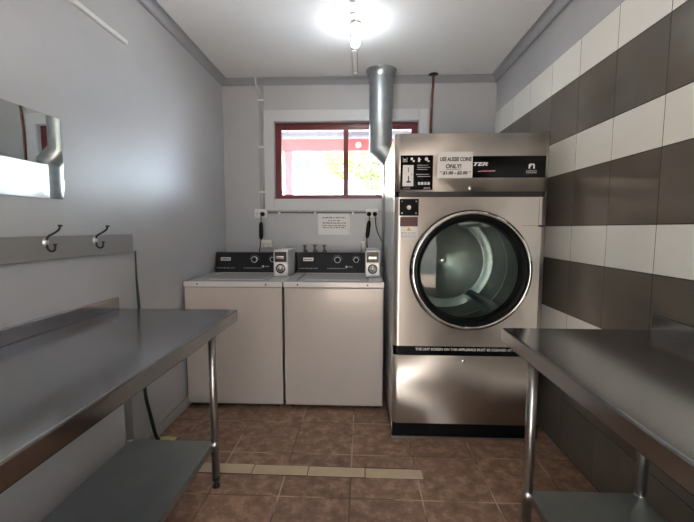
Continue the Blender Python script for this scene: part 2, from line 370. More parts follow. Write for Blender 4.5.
# ------------------------------------------------------------------ washing machines
def washer():
    x0, x1, yf, yb = -1.255, -.555, 2.545, 3.20
    root = thing('washing_machine', ((x0+x1)/2, 2.9, 0), 'white top-loading washing machine on the left, in the corner beside the grey wall', 'washing machine', 'top-loading washing machines')
    MB().box(x0+.004, x1-.004, yf+.004, yb, .03, .874, b=.006).build('cabinet', M['cabinet'], root)
    b = MB(); b.box(x0+.02, x1-.02, yf+.03, yb-.03, .012, .035)
    for x in (x0+.05, x1-.05):
        for y in (yf+.06, yb-.06): b.lathe([(0, 0), (.02, 0), (.02, .012), (0, .012)], (x, y, 0), seg=12)
    b.build('base', M['black'], root)
    b = MB()                                               # deck rim around a lid well
    lx0, lx1, ly0, ly1 = x0+.075, x1-.105, yf+.075, yb-.115
    b.box(x0, x1, yf, ly0, .879, .916, b=.004).box(x0, x1, ly1, yb, .879, .916, b=.004)
    b.box(x0, lx0, ly0-.004, ly1+.004, .879, .916, b=.002).box(lx1, x1, ly0-.004, ly1+.004, .879, .916, b=.002)
    deck = b.build('deck', M['white_paint'], root)
    for x in (x0+.10, x1-.115): MB().lathe([(0, -.002), (.006, -.002), (.006, .001), (0, .001)], (x, yf, .897), 'y', 12).build('screw', M['black'], deck)
    b = MB(); b.box(lx0+.006, lx1-.006, ly0+.006, ly1-.006, .885, .9135, b=.004)
    b.box(lx0+.06, lx1-.06, ly0+.05, ly1-.05, .9125, .9165, b=.003)
    b.build('lid', M['white_paint'], root)
    MB().box(x0+.006, x1-.006, yf+.006, yb-.006, .872, .881).build('seal', M['grey_ink'], root)
    # console: front face leaning back
    cy0, cz1 = 3.10, 1.083
    pr = [(cy0, .916), (cy0+.035, cz1-.010), (cy0+.043, cz1), (yb, cz1), (yb, .916)]
    con = MB().prism(pr, 'x', x0+.006, x1-.006).build('console', M['console'], root)
    def face(z): return cy0 + .035*(z-.916)/(cz1-.010-.916)
    tilt = PI/2 - math.atan2(.035, cz1-.010-.916)
    def onface(o, x, z):                                   # leave the mesh as built, just tilted to the face
        o.matrix_local = o.matrix_local
        return o
    for x, r in ((-.915, .026), (-.758, .022)):
        z = 1.024; y = face(z)
        dl = MB().lathe([(0, -.018), (r*.62, -.018), (r*.70, -.012), (r*.74, -.002), (r*.74, .004)], (x, y, z), 'y', 24, 0).build('dial', M['console'], con)
        MB().lathe([(r*.84, -.0075), (r*1.0, -.0075), (r*1.0, .004), (r*.86, .004)], (x, y, z), 'y', 28).build('dial_ring', M['white_ink'], dl)
        b = MB()
        for k in range(7):
            a = PI*(.05 + .9*k/6); rr = r*1.42
            b.box(x+rr*math.cos(a)-.005, x+rr*math.cos(a)+.005, face(z+rr*math.sin(a))-.0022, face(z+rr*math.sin(a))+.003, z+rr*math.sin(a)-.0016, z+rr*math.sin(a)+.0016)
        b.build('dial_marks', M['grey_mark'], con)
    b = MB(); z = 1.027; b.box(-1.205, -1.120, face(z)-.0035, face(z)+.004, z-.014, z+.014, b=.001)
    pl = b.build('name_plate', M['coin_face'], con)
    b = MB()
    for k in range(7): b.box(-1.198+k*.0105, -1.198+k*.0105+.007, face(z)-.0048, face(z)-.003, z-.006, z+.006)
    b.build('plate_print', M['ink'], pl)
    z = .952                                               # small printing along the bottom of the console
    for xa, n, w in ((-1.235, 5, .008), (-1.175, 4, .010), (-1.135, 5, .008), (-1.0, 14, .008)):
        b = MB()
        for k in range(n): b.box(xa+k*(w+.003), xa+k*(w+.003)+w*(.6+.4*random.random()), face(z)-.0012, face(z)+.003, z-.004+.002*(k % 2), z+.004)
        b.build('console_print', M['grey_mark'], con)
    b = MB(); z = .966; b.lathe([(0, -.006), (.009, -.006), (.010, 0), (.010, .006)], (-.838, face(z), z), 'y', 16).build('start_button', M['coin'], con)
    b = MB(); b.box(-.822, -.788, face(z)-.001, face(z)+.004, z-.004, z+.004).build('button_print', M['grey_mark'], con)
    # coin box
    bx0, bx1, by, bz1 = -.683, -.571, 2.835, 1.122
    cb = MB().box(bx0, bx1, by, 3.185, .917, bz1, b=.006).build('coin_box', M['coin'], root)
    cx = (bx0+bx1)/2
    b = MB(); b.box(bx0+.010, bx1-.010, by-.004, by+.004, 1.030, bz1-.014, b=.002).box(bx0+.016, bx1-.016, by-.006, by, 1.092, 1.101)
    cs = b.build('coin_slide', M['dark_metal'], cb)
    b = MB(); b.box(cx-.034, cx+.030, by-.020, by-.002, 1.052, 1.078, b=.006).box(cx-.020, cx+.018, by-.026, by-.018, 1.058, 1.072, b=.003)
    b.build('slide_handle', M['chrome'], cs)
    b = MB(); b.box(bx0+.009, bx1-.009, by-.004, by+.004, .934, 1.022, b=.0015)
    lp = b.build('lock_plate', M['coin_face'], cb)
    MB().lathe([(.026, -.005), (.028, -.008), (.036, -.008), (.038, -.004), (.038, 0)], (cx, by, .979), 'y', 28).build('lock_ring', M['black'], lp)
    MB().lathe([(0, -.012), (.010, -.012), (.012, -.008), (.012, -.006), (.022, -.006), (.026, -.002)], (cx, by, .979), 'y', 24).build('lock', M['chrome'], lp)
    return root
def kids(o): return [c for c in bpy.data.objects if c.parent == o]
def copy_tree(o, parent=None):
    ch = kids(o); c = o.copy(); COL.objects.link(c)
    if parent: c.parent = parent
    for k in ch: copy_tree(k, c)
    return c
w1 = washer()
w2 = copy_tree(w1); w2.location.x += .708
w2['label'] = 'white top-loading washing machine on the right, standing next to the tall steel dryer'

# ------------------------------------------------------------------ tumble dryer
def dryer():
    x0, x1, yf, yb, zt = .187, 1.073, 2.215, 3.165, 1.832
    root = thing('tumble_dryer', ((x0+x1)/2, 2.57, 0), 'tall stainless steel coin-operated tumble dryer with big round glass door', 'dryer')
    cx, cz = .634, 1.040; R = .345; rb = .034
    # outer cabinet: sides, top, back
    b = MB(); b.box(x0, x0+.004, yf+rb, yb, .02, zt-.001).box(x1-.004, x1, yf+rb, yb, .02, zt-.001)
    b.box(x0, x1, yf+rb, yb, zt-.004, zt-.001).box(x0, x1, yb-.004, yb, .02, zt-.001).box(x0, x1, yf+rb, yb, .02, .05)
    b.build('cabinet', M['side'], root)
    def outline(x0, x1, rb, n=8):
        p = []
        for k in range(n+1):
            a = PI*k/n/2; p.append((x0+rb-rb*math.cos(a), yf+rb-rb*math.sin(a)))
        return p + [(2*((x0+x1)/2)-x, y) for x, y in reversed(p)]
    ol = outline(x0, x1, rb)
    def sheet(z0, z1):
        b = MB(); n = len(ol)
        vs = [(x, y, z0) for x, y in ol] + [(x, y, z1) for x, y in ol]
        b.add(vs, [(i, i+1, n+i+1, n+i) for i in range(n-1)], 0, True)
        b.add([(x, y, z1) for x, y in ol] + [(x1, yf+rb+.01, z1), (x0, yf+rb+.01, z1)], [list(range(n+2))])
        b.add([(x, y, z0) for x, y in ol] + [(x1, yf+rb+.01, z0), (x0, yf+rb+.01, z0)], [list(range(n+2))])
        return b
    fas = sheet(1.502, zt).build('control_fascia', M['steel_dry'], root)
    low = sheet(.094, .522).build('lint_panel', M['steel_dry'], root)
    # middle panel with the round door hole
    b = MB(); n = 64; z0, z1 = .580, 1.470; fx0, fx1 = x0+rb, x1-rb
    circ = [(cx+R*math.cos(2*PI*k/n), cz+R*math.sin(2*PI*k/n)) for k in range(n)]
    def border(k):
        a = 2*PI*k/n; c, s = math.cos(a), math.sin(a); t = 1e9
        if c > 1e-9: t = min(t, (fx1-cx)/c)
        if c < -1e-9: t = min(t, (fx0-cx)/c)
        if s > 1e-9: t = min(t, (z1-cz)/s)
        if s < -1e-9: t = min(t, (z0-cz)/s)
        return (cx+c*t, cz+s*t)
    bo = [border(k) for k in range(n)]
    b.add([(x, yf, z) for x, z in circ] + [(x, yf, z) for x, z in bo], [(k, (k+1) % n, n+(k+1) % n, n+k) for k in range(n)])
    for px, pz in ((fx0, z0), (fx1, z0), (fx1, z1), (fx0, z1)):
        ks = sorted(range(n), key=lambda k: (bo[k][0]-px)**2+(bo[k][1]-pz)**2)
        ka = [k for k in ks if abs(bo[k][0]-px) < 1e-6][0]; kb = [k for k in ks if abs(bo[k][1]-pz) < 1e-6][0]
        b.add([(px, yf, pz), (bo[ka][0], yf, bo[ka][1]), (bo[kb][0], yf, bo[kb][1])], [(0, 1, 2)])
    m = len(ol)//2
    for part in (ol[:m], ol[m:]):
        q = len(part); b.add([(x, y, z0) for x, y in part] + [(x, y, z1) for x, y in part], [(i, i+1, q+i+1, q+i) for i in range(q-1)], 0, True)
    mid = b.build('front_panel', M['steel_dry'], root)
    MB().box(1.020, 1.0215, yf-.0006, yf+.001, 1.306, 1.468).box(.93, 1.045, yf-.0006, yf+.001, 1.3045, 1.306).build('panel_seam', M['dull_black'], mid)
    MB().box(1.022, 1.050, yf-.010, yf+.002, 1.298, 1.308, b=.001).build('hinge', M['black'], mid)
    # dark bands
    def band(z0, z1, inset, name, mt):
        o2 = [(x+inset*(1 if x < (x0+x1)/2 else -1), y+inset) for x, y in ol]; n = len(o2); b = MB()
        b.add([(x, y, z0) for x, y in o2]+[(x, y, z1) for x, y in o2], [(i, i+1, n+i+1, n+i) for i in range(n-1)], 0, True)
        return b.build(name, mt, root)
    band(1.466, 1.506, .006, 'upper_band', M['dull_black'])
    lb = band(.518, .584, .003, 'lint_band', M['gloss_black'])
    tk = MB().box(x0+.004, x1-.004, yf+.004, yb, .010, .095).box(x0-.001, x1+.001, yf-.004, yf+.01, 0, .010, 1).build('toe_kick', [M['gloss_black'], M['steel_leg']], root)
    lettering('THE LINT SCREEN ON THIS APPLIANCE MUST BE CLEANED AT LEAST DAILY', .021, (.675, yf+.0020, .560), M['white_ink'], lb, width=.70, bold=.0004)
    # locks
    for z, x in ((1.518, .622), (.492, .612)):
        MB().lathe([(0, -.006), (.006, -.006), (.011, -.004), (.012, 0), (.012, .002)], (x, yf, z), 'y', 18).build('lock', M['chrome'], fas if z > 1 else low)
    # coin / control panel
    cp = MB().box(.219, .407, yf-.006, yf+.002, 1.512, 1.709, b=.003).build('control_panel', M['gloss_black'], root)
    b = MB(); b.box(.232, .294, yf-.014, yf-.004, 1.532, 1.652, b=.002)
    b.build('coin_slot', M['coin_face'], cp)
    b = MB(); b.box(.262, .266, yf-.0155, yf-.013, 1.612, 1.638).box(.262, .268, yf-.0155, yf-.013, 1.560, 1.590).box(.254, .278, yf-.0155, yf-.013, 1.552, 1.561).box(.283, .286, yf-.0155, yf-.013, 1.592, 1.602)
    b.build('coin_opening', M['ink'], cp)
    for k, x in enumerate((.245, .288, .325, .372)):     # pictograms along the top
        zz = 1.683; b = MB()
        if k == 0: b.box(x-.012, x+.012, yf-.0068, yf-.005, zz-.012, zz-.010).box(x-.012, x-.010, yf-.0068, yf-.005, zz-.012, zz+.012).box(x+.010, x+.012, yf-.0068, yf-.005, zz-.012, zz+.012).box(x-.006, x+.004, yf-.0068, yf-.005, zz-.004, zz+.004)
        elif k == 1: b.box(x-.010, x+.002, yf-.0068, yf-.005, zz-.002, zz+.012).box(x+.002, x+.012, yf-.0068, yf-.005, zz-.012, zz-.002)
        elif k == 2: b.box(x-.005, x+.005, yf-.0068, yf-.005, zz-.012, zz+.012).box(x+.005, x+.011, yf-.0068, yf-.005, zz-.002, zz+.003)
        else: b.lathe([(.0, -.0068), (.010, -.0068), (.010, -.005)], (x-.004, yf, zz+.004), 'y', 14).box(x+.002, x+.014, yf-.0068, yf-.005, zz-.012, zz-.004)
        b.build('pictogram', M['white_ink'], cp)
    b = MB()
    for x0_, x1_, z in ((.315, .380, 1.652), (.315, .390, 1.640), (.315, .375, 1.628), (.310, .385, 1.600), (.318, .392, 1.588)): b.box(x0_, x1_, yf-.0066, yf-.005, z-.002, z+.002)
    b.build('panel_print', M['grey_mark'], cp); b = MB()
    for k in range(7): b.box(.236+k*.006, .240+k*.006, yf-.0066, yf-.005, 1.518, 1.524)
    b.build('panel_print', M['grey_mark'], cp); b = MB()
    for k in range(4): b.box(.355+k*.010, .362+k*.010, yf-.0066, yf-.005, 1.517, 1.526)
    b.build('panel_print', M['grey_mark'], cp)
    for k in range(4): MB().box(.322+k*.018, .335+k*.018, yf-.009, yf-.005, 1.540, 1.556, b=.001).build('button', M['white_ink'], cp)
    # brand strip: the paper sign hides its left part
    bs = MB().box(.50, 1.047, yf-.004, yf+.002, 1.580, 1.703, b=.002).build('brand_strip', M['gloss_black'], root)
    lettering('TER', .027, (.672, yf-.0045, 1.656), M['white_ink'], bs, shear=.35, width=.082, bold=.0008)
    b = MB(); b.prism([(.668, 1.6165), (.765, 1.6205), (.755, 1.6165), (.660, 1.6140)], 'y', yf-.0052, yf-.0035)
    b.build('stripe', M['white_ink'], bs)
    lettering('SPEED', .012, (.712, yf-.0056, 1.6175), M['red_ink'], bs, shear=.3, width=.060, bold=.0004)
    # emblem: an arch with a curl, two lines of small print under it
    b = MB(); ex, ez, yy = .966, 1.640, (yf-.0052, yf-.0035)
    pts = [(-.020, -.012), (-.020, .014), (-.012, .021), (.013, .021), (.020, .014), (.020, -.012), (.011, -.012), (.011, .008), (.006, .013), (-.004, .013), (-.004, .004), (-.011, -.003), (-.011, -.012)]
    b.prism([(ex+px*.85, ez+pz*.85) for px, pz in pts], 'y', *yy).build('emblem', M['white_ink'], bs)
    b = MB()
    for z in (1.617, 1.607):
        for k in range(6): b.box(ex-.030+k*.0102, ex-.030+k*.0102+.0078, *yy, z-.003, z+.003)
    b.build('emblem_print', M['grey_mark'], bs)
    # start plate
    sp = MB().box(.217, .329, yf-.005, yf+.002, 1.362, 1.460, b=.002).build('start_plate', M['gloss_black'], root)
    MB().lathe([(0, -.016), (.009, -.016), (.011, -.010), (.013, -.004), (.013, 0)], (.272, yf, 1.410), 'y', 20).build('start_button', M['white_ink'], sp)
    for x in (.232, .314):
        for z in (1.377, 1.445): MB().lathe([(0, -.0075), (.004, -.0075), (.005, -.005), (.005, -.003)], (x, yf, z), 'y', 12).build('screw', M['chrome'], sp)
    st = MB().box(.222, .325, yf-.0015, yf+.001, 1.300, 1.355).build('instruction_sticker', M['red_label'], root)
    b = MB()
    for z in (1.344, 1.334, 1.324, 1.314, 1.307):
        x = .229
        while x < .312:
            w = random.uniform(.006, .018); b.box(x, min(x+w, .319), yf-.0024, yf-.001, z-.0022, z+.0022); x += w+.004
    b.build('sticker_print', M['red_label2'], st)
    st = MB().box(.222, .325, yf-.0015, yf+.001, 1.226, 1.299).build('warning_sticker', M['paper'], root)
    b = MB(); b.prism([(.258, 1.274), (.288, 1.274), (.273, 1.298)], 'y', yf-.0024, yf-.001).build('warning_triangle', M['yellow'], st)
    b = MB(); b.prism([(.270, 1.277), (.276, 1.277), (.273, 1.290)], 'y', yf-.0031, yf-.0022)
    for z in (1.264, 1.256, 1.248, 1.240, 1.233):
        x = .230
        while x < .312:
            w = random.uniform(.006, .018); b.box(x, min(x+w, .317), yf-.0024, yf-.001, z-.0012, z+.0012); x += w+.004
    b.build('sticker_print', M['grey_ink'], st)
    # door: rim, gasket, glass
    ctr = (cx, yf, cz)
    door = MB().lathe([(.335, .004), (.3535, .002), (.3555, -.016), (.352, -.030), (.349, -.036), (.348, -.036), (.342, -.046), (.334, -.049), (.329, -.045), (.327, -.040)], ctr, 'y', 96,
                      ms=[0, 0, 0, 0, 0, 1, 1, 1, 1]).build('door', [M['rubber'], M['chrome']], root)
    MB().lathe([(.327, -.042), (.318, -.046), (.308, -.044), (.303, -.036), (.302, -.036), (.300, -.042), (.296, -.040), (.291, -.026), (.289, -.012), (.289, .022)], ctr, 'y', 96).build('gasket', M['rubber'], door)
    pr = [(.289*math.sin(PI/2*k/10), -.030+.018*(1-math.cos(PI/2*k/10))) for k in range(11)]
    pr = [(r, -.012-.022*(1-(r/.289)**2)) for r, _ in pr]
    MB().lathe(pr, ctr, 'y', 64).build('glass', M['door_glass'], door)
    # drum
    dr = MB().lathe([(.291, .024), (.31, .030), (.352, .060), (.358, .09), (.358, .62), (.354, .645)], ctr, 'y', 72).build('drum', M['drum'], root)
    MB().lathe([(.355, .640), (.302, .665), (.296, .662), (.290, .668), (.034, .742), (.026, .744), (.022, .734), (.012, .732), (.0, .728)], ctr, 'y', 72, ms=[0, 0, 0, 0, 0, 1, 1, 1]).build('drum_back', [M['drum_back'], M['chrome']], dr)
    MB().lathe([(.358, .36), (.3550, .362), (.3550, .375), (.358, .377)], ctr, 'y', 72).build('drum_seam', M['baffle'], dr)
    for k in range(3):
        a = math.radians(-53 + 120*k); c, s = math.cos(a), math.sin(a); b = MB()
        def Q(r, t, y): return (cx + r*c - t*s, yf + y, cz + r*s + t*c)
        sec = [(.357, -.040), (.290, -.028), (.280, 0), (.290, .028), (.357, .040)]
        vs = [Q(r, t, .10) for r, t in sec] + [Q(r, t, .635) for r, t in sec]
        b.add(vs, [(i, i+1, 6+i, 5+i) for i in range(4)] + [(0, 1, 2, 3, 4), (9, 8, 7, 6, 5)])
        b.build('baffle', M['baffle'], dr)
    return root
dryer()
sign = MB()
n = 10; sx0, sx1, sz0, sz1 = .430, .632, 1.578, 1.727
vs = []; fs = []
for layer in (0, 1):
    for i in range(n+1):
        for j in range(5):
            u, v = i/n, j/4
            vs.append((sx0+(sx1-sx0)*u, 2.209-.004*math.sin(u*PI*1.3)*v-.003*abs(u-.5)*(1-v)-.0006*layer, sz0+(sz1-sz0)*v))
o_ = (n+1)*5
for i in range(n):
    for j in range(4):
        a = i*5+j; fs.append((a, a+5, a+6, a+1)); fs.append((o_+a, o_+a+1, o_+a+6, o_+a+5))
rim = [i*5 for i in range(n+1)] + [n*5+j for j in range(1, 5)] + [i*5+4 for i in range(n-1, -1, -1)] + [j for j in range(3, 0, -1)]
fs += [(rim[k], rim[(k+1) % len(rim)], o_+rim[(k+1) % len(rim)], o_+rim[k]) for k in range(len(rim))]
sign.add(vs, fs, 0, False)
sign = tag(sign.build('paper_sign', M['paper'], at=(.535, 2.209, 1.65)), 'handwritten white paper sign about coins taped to the dryer fascia', 'sign')
for txt, z, w, s, xx in (('USE AUSSIE COINS', 1.683, .178, .030, .533), ('ONLY!', 1.643, .088, .032, .521), ('* $1.00 - $2.00 *', 1.606, .178, .024, .531)):
    lettering(txt, s, (xx, 2.2025, z), M['ink'], sign, shear=.12, width=w, bold=.0010)
MB().box(.482, .565, 2.2020, 2.2030, 1.6255, 1.6275).build('underline', M['ink'], sign)

# ------------------------------------------------------------------ exhaust duct, pipes, wiring
rt = thing('exhaust_duct', (.155, 3.29, ZC), 'galvanised round exhaust duct from ceiling down to the dryer', 'duct')
dx, dy, r = .153, 3.283, .098
MB().lathe([(.100, -.060), (.104, -.040), (.112, -.022), (.126, -.008), (.130, -.003), (.130, 0), (.09, 0)], (dx, dy, ZC), 'z', 48).build('flange', M['galv'], rt)
b = MB()
def mitred(path, r, seg=40):
    P = [Vector(p) for p in path]; rings = []
    d0 = (P[1]-P[0]).normalized(); u = Vector((1, 0, 0)); u = (u-d0*u.dot(d0)).normalized(); w = d0.cross(u)
    ring = [P[0]+(u*math.cos(2*PI*k/seg)+w*math.sin(2*PI*k/seg))*r for k in range(seg)]; rings.append(ring)
    for i in range(1, len(P)):
        din = (P[i]-P[i-1]).normalized(); dout = (P[i+1]-P[i]).normalized() if i < len(P)-1 else din
        nn = (din+dout).normalized()
        ring = [q + din*((P[i]-q).dot(nn)/din.dot(nn)) for q in ring]; rings.append(ring)
    return rings
path = [(dx, dy, ZC-.02), (dx, dy, 1.975), (.268, dy, 1.872), (.268, dy, 1.10), (.268, dy, .95)]
rings = mitred(path, r)
seg = 40
for i in range(len(rings)-1):
    b.add(rings[i]+[q+Vector((1e-5, 2e-5, 1e-5))*i for q in rings[i+1]], [(k, (k+1) % seg, seg+(k+1) % seg, seg+k) for k in range(seg)], 0, True)
b.build('duct_pipe', M['galv'], rt)
b = MB()
for rg in rings[1:3]: b.tube(rg+[rg[0]], .003, 6, caps=False)
b.build('duct_seam', M['galv'], rt)

rt = thing('copper_pipe', (.605, 3.385, ZC), 'brown copper pipe running down the back wall behind the dryer', 'pipe')
MB().tube([(.605, 3.36, ZC-.001), (.605, 3.36, 2.52), (.602, 3.38, 2.45), (.600, 3.40, 2.2), (.600, 3.40, .9)], .0105, 14).build('pipe', M['copper'], rt)
MB().lathe([(0, -.012), (.020, -.012), (.040, -.006), (.042, -.001), (.03, 0)], (.605, 3.36, ZC), 'z', 24).build('ceiling_flange', M['dark_metal'], rt)

rt = thing('electrical_conduit', (-.915, 3.41, 1.46), 'grey conduit pair running down the back wall left of the window to a power point', 'conduit')
MB().tube(smooth_path([(-.945, 3.36, ZC-.002), (-.942, 3.365, 2.55), (-.926, 3.405, 2.49), (-.924, 3.414, 2.42), (-.924, 3.414, 1.9), (-.924, 3.414, 1.46)], 6), .0105, 12).build('conduit', M['conduit'], rt)
MB().tube([(-.897, 3.417, 2.55), (-.897, 3.417, 1.46)], .0085, 12).build('conduit', M['conduit'], rt)
for z in (2.43, 2.02, 1.618):
    MB().box(-.940, -.885, 3.4000, 3.4262, z-.008, z+.008, b=.003).build('saddle_clip', M['white'], rt)
rt = thing('electrical_conduit', (-.4, 3.41, 1.443), 'dark lines for the shaded edges of trunking under the window between two power points', 'conduit')
for z in (1.457, 1.432): MB().tube([(-.866, 3.421, z), (.031, 3.421, z)], .0050, 10).build('conduit', M['edge_shade'], rt)  # dark tubes put in as the shaded top and bottom edges of one trunking
for x in (-.762, -.431, -.085): MB().box(x-.009, x+.009, 3.402, 3.4262, 1.414, 1.440, b=.002).build('saddle_clip', M['white'], rt)

def outlet(name, label, x0, x1, z0, z1, mt, holes, group=None):
    rt = thing(name, ((x0+x1)/2, YB, (z0+z1)/2), label, 'power point', group)
    MB().box(x0, x1, YB-.038, YB-.0006, z0, z1, b=.004).build('mounting_box', mt, rt)
    fp = MB().box(x0+.004, x1-.004, YB-.043, YB-.036, z0+.004, z1-.004, b=.002).build('face_plate', mt, rt)
    for x in holes:
        zc = (z0+z1)/2-.006; b = MB()
        for ddx, ddz in ((-.008, .006), (.008, .006), (0, -.009)): b.box(x+ddx-.0018, x+ddx+.0018, YB-.0442, YB-.042, zc+ddz-.005, zc+ddz+.005)
        b.build('socket', M['ink'], fp)
        MB().box(x-.006, x+.006, YB-.047, YB-.042, z1-.022, z1-.012, b=.001).build('rocker_switch', M['white'], fp)
outlet('power_point', 'white double power point under the conduits at the window\'s lower left', -.987, -.867, 1.382, 1.464, M['white'], (-.957, -.906))
outlet('power_point', 'cream low power point on the wall just above the left washing machine', -.932, -.828, 1.114, 1.180, M['cream'], (-.905, -.86))
outlet('power_point', 'white double power point below the window beside the tall dryer', .032, .144, 1.383, 1.465, M['white'], (.060, .112))
for k in range(2):
    pass
def plug(name, label, x, z, cord, fat=None):
    rt = thing(name, (x, YB-.05, z), label, 'plug')
    MB().lathe([(0, -.036), (.012, -.036), (.018, -.026), (.020, -.006), (.020, 0), (0, 0)], (x, YB-.045, z), 'y', 18).build('plug_body', M['rubber'], rt)
    MB().tube(smooth_path([(x, YB-.075, z)] + cord, 6), .0042, 8).build('cord', M['rubber'], rt)
    if fat:
        (xa, za), (xb, zb) = fat; y = cord[1][1]
        pts = [(xa+(xb-xa)*t, y, za+(zb-za)*t) for t in (0, .06, .2, .8, .94, 1)]
        MB().tube(pts, [.006, .014, .0185, .0185, .014, .006], 14).build('inline_adaptor', M['rubber'], rt)
plug('power_lead', 'black plug and cord with inline adaptor hanging in the left power point', -.906, 1.417, [(-.915, 3.350, 1.385), (-.921, 3.375, 1.335), (-.924, 3.375, 1.19), (-.926, 3.345, 1.12), (-.928, 3.31, 1.04), (-.93, 3.30, .9)], ((-.921, 1.345), (-.924, 1.185)))
plug('power_lead', 'black plug and cord with inline adaptor in the right power point, hanging straight down', .060, 1.417, [(.062, 3.350, 1.385), (.061, 3.375, 1.355), (.043, 3.375, 1.20), (.045, 3.375, 1.13), (.062, 3.33, 1.05), (.065, 3.31, .9)], ((.062, 1.36), (.043, 1.20)))
plug('power_lead', 'black plug with thin grey cord curving right towards the dryer', .112, 1.417, [(.113, 3.350, 1.39), (.120, 3.375, 1.33), (.136, 3.38, 1.26), (.171, 3.38, 1.18), (.197, 3.38, 1.11), (.199, 3.38, .98), (.199, 3.38, .80)])

for k, x in enumerate((-.522, -.431, -.345)):
    lab = ('leftmost', 'middle', 'rightmost')[k]
    rt = thing('water_tap', (x, 3.40, 1.10), lab + ' of three brass taps behind the right washing machine', 'tap', 'brass taps on the back wall')
    MB().lathe([(.020, 0), (.020, -.006), (.011, -.008), (.011, -.045), (.0, -.045)], (x, YB, 1.075), 'y', 16).lathe([(.020, -.055), (.020, -.035), (.016, .0), (.010, .022), (.007, .026), (.007, .05)], (x, YB-.05, 1.08), 'z', 16).build('tap_body', M['brass'], rt)
    MB().box(x-.020, x+.020, YB-.056, YB-.044, 1.127, 1.137, b=.003).lathe([(0, .06), (.009, .06), (.011, .04), (.009, .034), (0, .034)], (x, YB-.05, 1.08), 'z', 14).build('tap_handle', M['brass'], rt)
    MB().tube([(x, YB-.05, 1.03), (x, YB-.05, .95), (x, YB-.06, .55), (x, YB-.06, .002)], .011, 10).build('hose', M['rubber'], rt)
rt = thing('hose_connector', (.012, 3.36, 1.12), 'pale plastic hose valve behind the right end of the right washer console', 'valve')
b = MB(); b.lathe([(0, .055), (.012, .055), (.014, .035), (.024, .030), (.026, -.01), (.020, -.03), (.012, -.04), (.012, -.20)], (.008, 3.36, 1.11), 'z', 18)
b.lathe([(0, -.002), (.022, -.002), (.024, .03), (.012, .036), (.012, .064)], (.008, 3.36, 1.108), 'y', 18).build('valve_body', M['cream'], rt)
MB().box(-.014, .030, 3.354, 3.366, 1.164, 1.172, b=.002).build('valve_handle', M['white'], rt)

# paper notice on the back wall
nt_ = tag(MB().box(-.406, -.114, 3.4250, 3.4264, 1.228, 1.424, b=.0003).build('paper_notice', M['paper'], at=(-.26, 3.422, 1.326)), 'printed white paper notice pinned under the window above the right washer', 'notice')
b = MB()
for row, (z, xa, xb) in enumerate(((1.386, -.365, -.150), (1.361, -.312, -.200), (1.338, -.362, -.150), (1.314, -.366, -.150), (1.296, -.362, -.152))):
    x = xa
    while x < xb-.006:
        w = min(random.uniform(.012, .034), xb-x); k = x
        while k < x+w-.003:
            b.box(k, k+.0038, 3.4242, 3.4254, z-.005, z+.003+random.choice((0, .003))); k += .0054
        x += w+.007
b.build('printed_lines', M['ink'], nt_)

# ceiling light
rt = thing('ceiling_light', (-.055, 2.52, ZC), 'bare glowing bulb in a white batten holder on the ceiling', 'light')
lx, ly = -.052, 2.525
MB().lathe([(0, -.018), (.020, -.018), (.030, -.012), (.034, -.001), (0, 0)], (lx, ly, ZC-.012), 'z', 24).lathe([(.020, -.012), (.020, -.050), (.017, -.054), (0, -.054)], (lx, ly, ZC-.012), 'z', 20).build('lamp_holder', M['white'], rt)
MB().lathe([(0, -.152), (.012, -.150), (.022, -.143), (.028, -.131), (.030, -.118), (.028, -.104), (.021, -.088), (.015, -.074), (.014, -.062), (0, -.060)], (lx, ly, ZC-.004), 'z', 24).build('bulb', M['bulb'], rt)
b = MB(); loop = [(lx+.030+.018*math.cos(a), ly-.005+.018*math.sin(a)*.4, ZC-.030+.018*math.sin(a)) for a in [2*PI*k/20 for k in range(21)]]
b.tube(loop, .003, 8, caps=False).tube(smooth_path([(lx+.03, ly-.005, ZC-.03), (lx, ly-.03, ZC-.04), (lx-.034, ly-.012, ZC-.03)], 6), .003, 8)
b.build('wire_loop', M['cream'], rt)
rt = thing('cable_trunking', (-.06, 1.9, ZC), 'thin pair of pale cables fixed along the ceiling past the bulb', 'cable')
MB().tube([(-.087, YR+.02, ZC-.005), (-.085, 3.36, ZC-.005)], .0042, 8).build('cable', M['cream'], rt)
MB().tube([(-.048, YR+.02, ZC-.005), (-.046, 3.36, ZC-.005)], .0042, 8).build('cable', M['cream'], rt)
for y in (.6, 1.2, 1.8, 2.3, 2.42, 2.9, 3.3):
    MB().box(-.093, -.040, y-.004, y+.004, ZC-.0100, ZC-.0005, b=.001).build('cable_clip', M['trunk'], rt)

# ------------------------------------------------------------------ left wall things
tag(MB().box(XL+.0005, XL+.019, -.2, 2.024, 2.258, 2.279, b=.003).build('wall_batten', M['trunk'], at=(XL+.01, 1, 2.27)), 'thin white batten fixed high along the left wall', 'batten')
